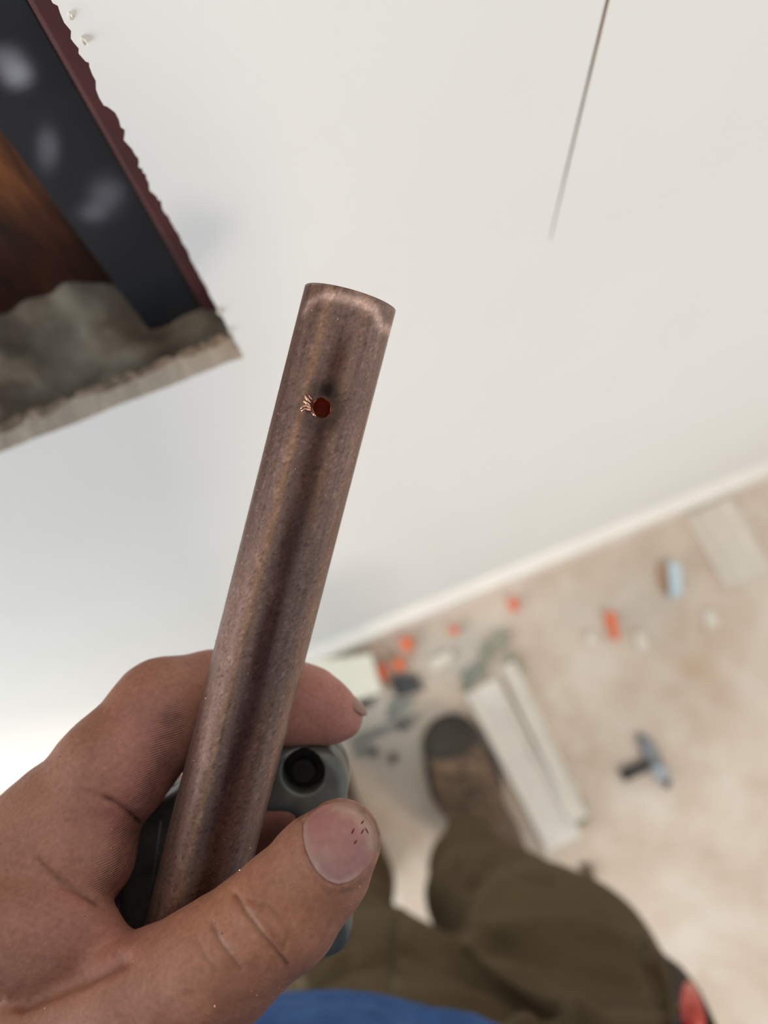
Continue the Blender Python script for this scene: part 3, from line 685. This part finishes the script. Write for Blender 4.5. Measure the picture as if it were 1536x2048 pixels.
f = f+.013*(noise(Q3, 9)-.5)+.007*(noise(Q3+2, 22)-.5)
f = np.maximum(f, .105-ZZ)
Vc, Qc = G.nets(f.astype(np.float32)); Vc = relax(Vc, Qc, 2); Vc, Qc = subdiv(Vc, Qc)
Nc = vnormals(Vc, Qc)
if (Nc*(Vc-Vc.mean(0))).sum() < 0: Nc = -Nc
xc, yc = pix(w2c(Vc)); fc_ = sstep(.0, .4, -(Nc*(Vc-C0)).sum(1)/np.linalg.norm(Vc-C0, axis=1))
for pl, wd, am in [([(800, 1885), (930, 1935), (1110, 2055)], 20, -.006), ([(800, 1835), (1000, 1955), (1170, 2055)], 16, .005), ([(800, 1975), (950, 2010), (1080, 2060)], 16, .005), ([(790, 2010), (930, 2045)], 14, -.005),
                   ([(625, 1900), (690, 1845), (775, 1838)], 14, .004), ([(620, 1935), (700, 1872), (778, 1868)], 11, -.004), ([(615, 1965), (700, 1905), (778, 1898)], 12, .004), ([(615, 1990), (690, 1940), (778, 1925)], 11, -.004), ([(640, 2000), (720, 1960), (780, 1950)], 12, .004),
                   ([(1000, 1900), (1120, 1910), (1260, 1960)], 26, -.005), ([(930, 1890), (1060, 1950), (1200, 2055)], 20, .005), ([(1000, 1850), (1150, 1850), (1270, 1890)], 22, .004), ([(925, 1730), (1000, 1700), (1085, 1712)], 14, .005), ([(940, 1775), (1010, 1740), (1100, 1760)], 14, -.004), ([(960, 1900), (965, 1800), (1010, 1740)], 18, .004), ([(1290, 1900), (1330, 1990), (1350, 2060)], 12, -.005)]:
    Vc = Vc+Nc*(2.0*am*np.exp(-(segdist(xc, yc, pl)/wd)**2)*fc_)[:, None]
trousers = mk('trousers', Vc, Qc, TROU, person, label='olive-brown work trousers')
tb = BVHTree.FromPolygons(Vc.tolist(), Qc.tolist())
def seam(name, pl, r_, mat, parent, lift=.0, **kw):
    pa = []
    for (a, b), (c_, d_) in zip(pl[:-1], pl[1:]):
        for t in np.linspace(0, 1, 8, endpoint=False):
            d = Vector(M @ cs(a+(c_-a)*t, b+(d_-b)*t, 1.)).normalized(); h, nn, *_ = tb.ray_cast(Vector(C0), d)
            if h: pa.append(np.array(h)+np.array(nn)*lift)
    if len(pa) > 3:
        v, f = tube(np.array(pa), r_, 8); return mk(name, v, f, mat, parent, **kw)
DSEAM = plain('seam_thread', (.05, .036, .018, 1), .9, bump=0)
seam('leg_seam', [(787, 1835), (783, 1900), (780, 1990)], .0016, DSEAM, trousers)
seam('side_seam', [(1318, 1925), (1345, 1990), (1362, 2060), (1375, 2120)], .0045, TROU, trousers, lift=.001)
# shirt
mb = Mat('blue_knit', rough=.85, spec=.2)
mb.col(mb.mix(mb.ramp(mb.noise(60, 4, .6), [(.3, (.018, .062, .19)), (.7, (.042, .115, .29))]), mb.ramp(mb.noise(1100, 2), [(.3, (.75, .75, .78)), (.7, (1.25, 1.22, 1.2))]), 1, 'MULTIPLY')); mb.bump(mb.noise(900, 3), .3, .0006); BLUE = mb.m
th = np.linspace(0, 2*np.pi, 97)[:-1]; zs = np.concatenate([[.895, .896, .90], np.linspace(.91, 1.40, 40), [1.44, 1.47, 1.485]])
V = []
for zz in zs:
    t = (zz-.9)/.5; a_ = .190+.025*min(1, t*1.3); b_ = .128+.012*math.sin(t*3.0)
    if zz > 1.40: q = math.sqrt(max(0, 1-((zz-1.40)/.092)**2)); a_ *= .35+.65*q; b_ *= .35+.65*q
    fold = .0035*np.sin(zz*95+th*5.0)*math.exp(-(zz-.9)*5)+.010*(noise(np.stack([np.cos(th)*1.0, np.sin(th)*1.0, 0*th+zz*1.5], 1)+4, 5.5)-.5)+0.0022*np.sin(th*9+zz*24)*math.exp(-(zz-.9)*6)
    xo = .075*min(1, t); V.append(np.stack([cx+xo+(a_+fold)*np.cos(th), cy+(b_+fold)*np.sin(th), 0*th+zz+.008*np.sin(th*2+1)*math.exp(-(zz-.9)*12)], 1))  # xo leans the unseen upper torso right so it shades the hand
V = np.concatenate(V); k = 96
Fc = [[i*k+j, i*k+(j+1) % k, (i+1)*k+(j+1) % k, (i+1)*k+j] for i in range(len(zs)-1) for j in range(k)]+[list(range((len(zs)-1)*k, len(zs)*k))]
shirt = mk('shirt', V, Fc, BLUE, person, label='blue knitted shirt with a loose hem')
elw = c2w(el); shw = np.array([cx-.19, cy, 1.40]); mid0 = c2w(wr+(el-wr)*.5)
v, f_ = tube([mid0, c2w(wr+(el-wr)*.75), elw, elw*.5+shw*.5+np.array([-.02, 0, 0]), shw], [.050, .056, .062, .068, .075], 28, cap=False)
mk('sleeve', v, f_, BLUE, shirt)
# boots
mbt = Mat('brown_boot_leather', rough=.75)
mbt.col(mbt.ramp(mbt.noise(24, 5, .65), [(.3, srgb(60, 42, 32)), (.5, srgb(104, 82, 68)), (.72, srgb(152, 126, 94))])); mbt.bump(mbt.noise(200, 4), .4, .001); LEA = mbt.m
TOE = plain('dark_rubber_toe', srgb(60, 55, 46), .8, var=.25, scale=40, bump=.3, bd=.001)
SOLE = plain('black_rubber_sole', srgb(44, 42, 38), .8, var=.2, scale=40)
LACE = plain('tan_lace', srgb(122, 102, 78), .9, var=.2, scale=120)
def boot(tx, ty, ang):
    global G
    G = Grid((-.075, -.30, .0), (.075, .02, .23), .004)
    sole = smin(G.cone((0, -.045, .018), (0, -.10, .018), .051, .055), G.cone((0, -.10, .018), (0, -.245, .018), .050, .042), .03)
    sl = np.maximum(sole, np.abs(G.Z-np.float32(.014))-np.float32(.014))
    up = G.cone((0, -.048, .030), (0, -.115, .045), .045, .047)
    up = smin(up, G.cone((0, -.115, .045), (0, -.19, .085), .044, .046), .03)
    up = smin(up, G.cone((0, -.19, .05), (0, -.235, .05), .046, .038), .03)
    up = smin(up, G.cone((0, -.20, .08), (0, -.205, .20), .046, .050), .03)
    up = np.maximum(up, .022-G.Z); up = np.maximum(up, G.Z-.215)
    rot = Matrix.Translation((tx, ty, 0)) @ Matrix.Rotation(ang, 4, 'Z')
    tr = lambda V: np.array([tuple(rot @ Vector(p)) for p in V])
    Vu, Qu = G.nets(up.astype(np.float32)); Vu = relax(Vu, Qu, 2)
    b = mk('boot', tr(Vu), Qu, LEA, person)
    Vs, Qs = G.nets(sl.astype(np.float32)); mk('sole', tr(relax(Vs, Qs, 1)), Qs, SOLE, b)
    cap_ = np.maximum(up-np.float32(.0028), -(G.Y+np.float32(.062)+np.float32(.25)*np.abs(G.X)*0-np.float32(6)*G.X**2))
    cap_ = np.maximum(cap_, .024-G.Z)
    side = np.maximum(np.maximum(up-np.float32(.0024), -(G.Y+np.float32(.14))), G.Z-np.float32(.036)); cap_ = np.minimum(cap_, np.maximum(side, .024-G.Z))
    Vs, Qs = G.nets(cap_.astype(np.float32)); mk('toe_cap', tr(relax(Vs, Qs, 1)), Qs, TOE, b, label='dark rubber toe cap')
    bt_ = BVHTree.FromPolygons(Vu.tolist(), Qu.tolist())
    for i in range(5):
        yb = -.088-.020*i; pa = []
        for xx in np.linspace(-.027, .027, 9):
            h, nn, *_ = bt_.ray_cast(Vector((xx, yb+(.008 if i % 2 else -.008)*xx/.027, .3)), Vector((0, 0, -1)))
            if h and h.z < .19: pa.append(np.array(h)+np.array(nn)*.002)
        if len(pa) > 3: v, f = tube(np.array(pa), .0032, 8); mk('lace', tr(v), f, LACE, b)
    for sx in (-1, 1):
        pa = []
        for yy in np.linspace(-.075, -.165, 9):
            h, nn, *_ = bt_.ray_cast(Vector((sx*.031, yy, .3)), Vector((0, 0, -1)))
            if h: pa.append(np.array(h)+np.array(nn)*.001)
        v, f = tube(np.array(pa), .0045, 8); mk('eyelet_stay', tr(v), f, plain('tan_boot_trim', srgb(120, 98, 74), .8, var=.2), b)
toe = at(884, 1432, .03)
boot(toe[0], toe[1]-.005, math.radians(-3)); 
toe2 = at(560, 1460, .03); boot(toe2[0], toe2[1]-.005, math.radians(12))
# red-handled tool in the side pocket
def wall_pt(px, py, z): return at(px, py, z)
def on_cloth(px, py, lift):
    d = Vector(M @ cs(px, py, 1.)).normalized()
    for k in range(60):
        h, nn, *_ = tb.ray_cast(Vector(C0), Vector(M @ cs(px-3*k, py, 1.)).normalized())
        if h: break
    r = np.array(d)*float((np.array(h)-C0) @ np.array(d))+C0; return r+np.array(nn)*lift
pk = [on_cloth(px, py, .001) for px, py in ((1322, 1918), (1345, 1952), (1368, 1995), (1384, 2040), (1394, 2090))]
v, f_ = tube(np.array(pk), [.004, .009, .012, .013, .013], 16); mk('pocket', v, f_, plain('dark_pocket_lining', (.045, .03, .022, 1), .9), trousers)
pa_, pb_ = on_cloth(1364, 1994, .010), on_cloth(1384, 2080, .013); pr = [pa_+(pb_-pa_)*t for t in (0, .25, .6, 1.15)]
tool = empty('pliers', pr[1], 'red plastic tool handle sticking out of the right trouser pocket', 'tool')
v, f_ = tube(np.array(pr), [.003, .005, .006, .006], 14); mk('handle', v, f_, RED, tool)
v, f_ = tube(np.array(pr)+np.array([-.009, -.001, .003]), [.0015, .002, .002, .002], 10); mk('grip_edge', v, f_, BLACK, tool)

# ------------------------------------------------------------------ things on the floor
def flat(name, pl, z0, h, mat, label=None, cat=None, group=None, parent=None, bev=.0015, jag=0, seed=0):
    """a slab whose footprint is given by floor points"""
    r = random.Random(seed); bm = bmesh.new(); P_ = [at(px, py, z0+h) for px, py in pl]
    if jag:
        Q = []
        for a, b in zip(P_, P_[1:]+P_[:1]):
            for t in (0, .33, .66): Q.append(a+(b-a)*t+np.array([r.uniform(-jag, jag), r.uniform(-jag, jag), 0]))
        P_ = Q
    a_ = sum(P_[i][0]*P_[(i+1) % len(P_)][1]-P_[(i+1) % len(P_)][0]*P_[i][1] for i in range(len(P_)))
    if a_ < 0: P_ = P_[::-1]
    vs = [bm.verts.new((p[0], p[1], z0)) for p in P_]; fc = bm.faces.new(vs)
    e = bmesh.ops.extrude_face_region(bm, geom=[fc]); up = [g for g in e['geom'] if isinstance(g, bmesh.types.BMVert)]
    for v in up: v.co.z = z0+h*(1+(r.uniform(-.25, .1) if jag else 0))
    bmesh.ops.recalc_face_normals(bm, faces=bm.faces)
    if bev: bmesh.ops.bevel(bm, geom=list(bm.edges), offset=bev, segments=2, affect='EDGES')
    return frombm(name, bm, mat, parent, label=label, cat=cat, group=group)
def zf(px, py): return .0006
b = flat('board_offcut', [(560, 1330), (742, 1306), (765, 1384), (700, 1404), (580, 1420)], .001, .035, CREAM, 'cream-white board offcut on the floor beside the baseboard, behind the index fingertip', 'board', bev=.002)
# two long white trunking lengths
def channel(name, a, b_, wd, ht, mat, label, cat, lip=.002):
    A_, B_ = at(*a, ht), at(*b_, ht); d = B_-A_; d[2] = 0; ln = np.linalg.norm(d); d /= ln; s_ = np.array([-d[1], d[0], 0])
    pr_ = [(-wd/2, 0), (wd/2, 0), (wd/2, ht), (wd/2-lip, ht), (wd/2-lip*1.4, ht*.55), (-wd/2+lip*1.4, ht*.55), (-wd/2+lip, ht), (-wd/2, ht)]
    V = []
    for P_ in (A_, B_):
        for w_, h_ in pr_: V.append(np.array([P_[0], P_[1], .0006])+s_*w_+np.array([0, 0, h_]))
    k = len(pr_); f = [[i, (i+1) % k, k+(i+1) % k, k+i] for i in range(k)]+[list(range(k))[::-1], list(range(k, 2*k))]
    bm = bmesh.new(); vs = [bm.verts.new(p) for p in V]
    for q in f: bm.faces.new([vs[i] for i in q])
    bmesh.ops.recalc_face_normals(bm, faces=bm.faces)
    return frombm(name, bm, mat, label=label, cat=cat)
channel('trunking', (962, 1372), (1130, 1690), .060, .020, PLAST, 'wide white plastic trunking length lying beside the boot toe', 'trunking', .006)
channel('plastic_strip', (1014, 1328), (1162, 1640), .026, .016, PLAST, 'narrow white plastic strip lying alongside the wide white trunking', 'strip', .004)
channel('channel_offcut', (1418, 1012), (1500, 1160), .085, .010, plain('beige_plastic', srgb(214, 204, 190), .45, var=.05, bump=.05), 'pale beige channel offcut lying near the baseboard', 'trunking', .012)
# grey-green plaster shards
shards = [([(955, 1300), (1000, 1255), (1025, 1275), (975, 1330)], CHIP, 'grey-green plaster shard at the far end of the white strip'),
          ([(918, 1345), (960, 1318), (975, 1345), (930, 1385)], SAGE, 'pale grey-green shard between the dark scraps and the white strip'),
          ([(1010, 1310), (1030, 1305), (1050, 1340), (1030, 1345)], CHIP, 'small olive-grey chip right of the white strip end'),
          ([(1085, 1640), (1120, 1600), (1140, 1660), (1105, 1700)], SAGE, 'grey-green shard at the near end of the white strips'),
          ([(1145, 1590), (1165, 1600), (1180, 1640), (1160, 1650)], CHIP, 'olive-grey chip just right of the narrow strip\'s near end'),
          ([(1120, 1545), (1135, 1540), (1145, 1570), (1130, 1575)], CHIP, 'small grey-brown chip beside the middle of the narrow strip'),
          ([(780, 1362), (800, 1350), (835, 1352), (848, 1378), (820, 1390), (790, 1392)], SLATE, 'dark slate-grey scrap beside the orange plugs'),
          ([(712, 1395), (735, 1388), (748, 1402), (728, 1418), (712, 1415)], SLATE, 'small black scrap just past the index fingertip'),
          ([(780, 1400), (830, 1396), (815, 1428), (770, 1440)], SAGE, 'grey-green film scrap below the dark slate scrap'),
          ([(700, 1475), (770, 1448), (835, 1425), (838, 1438), (770, 1466), (705, 1492)], SAGE, 'long thin grey-green strip pointing at the boot toe'),
          ([(790, 1450), (812, 1440), (818, 1452), (798, 1462)], SLATE, 'small dark chip against the boot toe'),
          ([(705, 1500), (745, 1488), (755, 1502), (715, 1515)], SAGE, 'grey-green chip beside the pipe cutter'),
          ([(738, 1500), (752, 1496), (757, 1508), (744, 1514)], SLATE, 'small dark chip left of a darker crumb by the boot'),
          ([(777, 1508), (790, 1504), (793, 1522), (780, 1524)], SLATE, 'lone dark crumb on bare floor left of the boot'),
          ([(1160, 1735), (1178, 1728), (1192, 1752), (1176, 1766)], DARKBROWN, 'dark brown scrap beside the right trouser knee'),
          ([(858, 1318), (900, 1300), (905, 1318), (868, 1345)], GYP, 'pale grey plaster chip between the two faint orange plugs'),
          ([(1270, 1268), (1290, 1262), (1298, 1300), (1280, 1306)], GYP, 'white plaster crumb right of the tall orange plug'),
          ([(1405, 1225), (1430, 1218), (1440, 1250), (1415, 1262)], GYP, 'cream plaster crumb below the pale blue piece'),
          ([(1170, 1270), (1190, 1262), (1196, 1290), (1176, 1296)], GYP, 'cream plaster crumb left of the tall orange plug')]
for i, (pl, mt_, lb) in enumerate(shards):
    flat('shard' if mt_ in (CHIP, SAGE) else 'scrap' if mt_ in (SLATE, DARKBROWN) else 'plaster_crumb', pl, .0006, .008 if mt_ is not SAGE else .004, mt_, lb, 'scrap', bev=0, jag=.0018, seed=i)
# orange wall plugs
def plug(px, py, px2, py2, rad, label):
    a_, b_ = at(px, py, rad), at(px2, py2, rad); d = b_-a_; ln = max(np.linalg.norm(d), .012); d /= np.linalg.norm(d)
    t = np.linspace(0, 1, 15); pr_ = np.where(t < .08, 1.25, 1+.10*np.sin(t*38))*rad*(1-.35*t); m_ = (a_+b_)/2
    v, f = tube([m_+d*ln*(q-.5) for q in t], pr_, 12)
    v[:, 2] += rad*1.25-m_[2]+.0008
    mk('wall_plug', v, f, ORANGE, label=label, cat='wall plug', group='orange wall plugs on the floor')
plug(1025, 1200, 1031, 1222, .0085, 'small orange wall plug nearest the baseboard')
plug(1219, 1228, 1231, 1280, .0085, 'tall orange wall plug alone on the open floor')
plug(905, 1256, 914, 1268, .0075, 'faint orange wall plug beside the grey shards')
plug(812, 1278, 818, 1303, .0105, 'orange wall plug above two others near the white board')
plug(794, 1322, 806, 1338, .0110, 'round orange wall plug between the dark scrap and another plug')
plug(762, 1332, 768, 1362, .0100, 'orange wall plug touching the corner of the white board')
# pale blue piece
e_ = empty('plastic_cover', at(1347, 1160, 0), 'pale blue plastic cover standing on the floor with a brown side', 'cover')
flat('face', [(1338, 1122), (1362, 1130), (1366, 1188), (1344, 1194)], .0006, .022, BLUEW, parent=e_)
flat('brown_side', [(1318, 1128), (1334, 1122), (1337, 1188), (1326, 1182)], .0006, .012, BROWN, parent=e_)
# scraper
e_ = empty('scraper', at(1300, 1530, 0), 'grey metal scraper with a short black handle lying on the dusty floor', 'scraper')
flat('blade', [(1274, 1474), (1290, 1467), (1312, 1490), (1330, 1530), (1342, 1562), (1334, 1574), (1316, 1560), (1296, 1528)], .004, .009, STEEL, parent=e_, bev=.002)
flat('blade_edge', [(1300, 1534), (1326, 1528), (1341, 1560), (1333, 1572), (1318, 1562)], .013, .004, plain('bright_steel', srgb(164, 170, 178), .4, .3, var=.1), parent=e_, bev=.001)
flat('tip', [(1325, 1562), (1340, 1558), (1344, 1572), (1332, 1578)], .013, .006, BLACK, parent=e_, bev=.001)
p1, p2 = at(1300, 1528, .010), at(1244, 1552, .010); v, f_ = tube([p1, p1*.6+p2*.4, p2], [.007, .0085, .0095], 14); mk('handle', v, f_, BLACK, e_)
# dust and crumbs strewn over the floor
parts = []
for i in range(900):
    px_, py_ = rng.uniform(600, 1600), rng.uniform(1000, 2000); p = at(px_, py_, 0)
    if p[1] > D-.03 or (abs(p[0]-.01) < .08 and -.33 < p[1] < .03): continue
    s_ = rng.uniform(.0008, .003)**1; q = rng.normal(0, 1, (4, 3))*s_; q[:, 2] = np.abs(q[:, 2]); q[:3, 2] = 0
    parts.append((q+p+[0, 0, .0002], [[0, 1, 3], [1, 2, 3], [2, 0, 3], [0, 2, 1]]))
v, f_ = merge(parts); mk('plaster_dust', v, f_, GYP, smooth=False, kind='stuff', label='plaster dust and crumbs strewn over the floor', cat='dust')
# copper filings clinging to the pipe and the hand
parts = []
pts_ = [(rng.uniform(0, 740), rng.uniform(1290, 2040)) for _ in range(220)]+[(rng.uniform(430, 780), rng.uniform(620, 1300)) for _ in range(120)]
pbv = BVHTree.FromPolygons(Vo.tolist(), [t[::-1] for t in tri])
for px_, py_ in pts_:
    d = Vector(cs(px_, py_, 1.)).normalized(); best = None
    for b_ in (bvh, pbv):
        h, nn, _, ds = b_.ray_cast(Vector((0, 0, 0)), d)
        if h and (best is None or ds < best[1]): best = (np.array(h), ds, np.array(nn))
    if best is None or best[0][2] > .22: continue
    h, _, nn = best
    if nn @ h > 0: nn = -nn
    s_ = rng.uniform(.00008, .00022); t1 = rng.normal(0, 1, 3); t1 -= nn*t1.dot(nn); t1 /= np.linalg.norm(t1); t2 = np.cross(nn, t1)
    q = np.array([t1*s_*1.6, -t1*s_*.8+t2*s_*.5, -t1*s_*.8-t2*s_*.5, nn*s_*.9])+h+nn*.00005
    parts.append((c2w(q), [[0, 1, 3], [1, 2, 3], [2, 0, 3], [0, 2, 1]]))
v, f_ = merge(parts); mk('copper_filings', v, f_, Mat('copper_filing', (.95, .55, .32, 1), .2, 1).m, smooth=False, kind='stuff', label='tiny copper filings clinging to the pipe and skin', cat='filings')
for o in bpy.data.objects:
    if 'o' in o: del o['o']
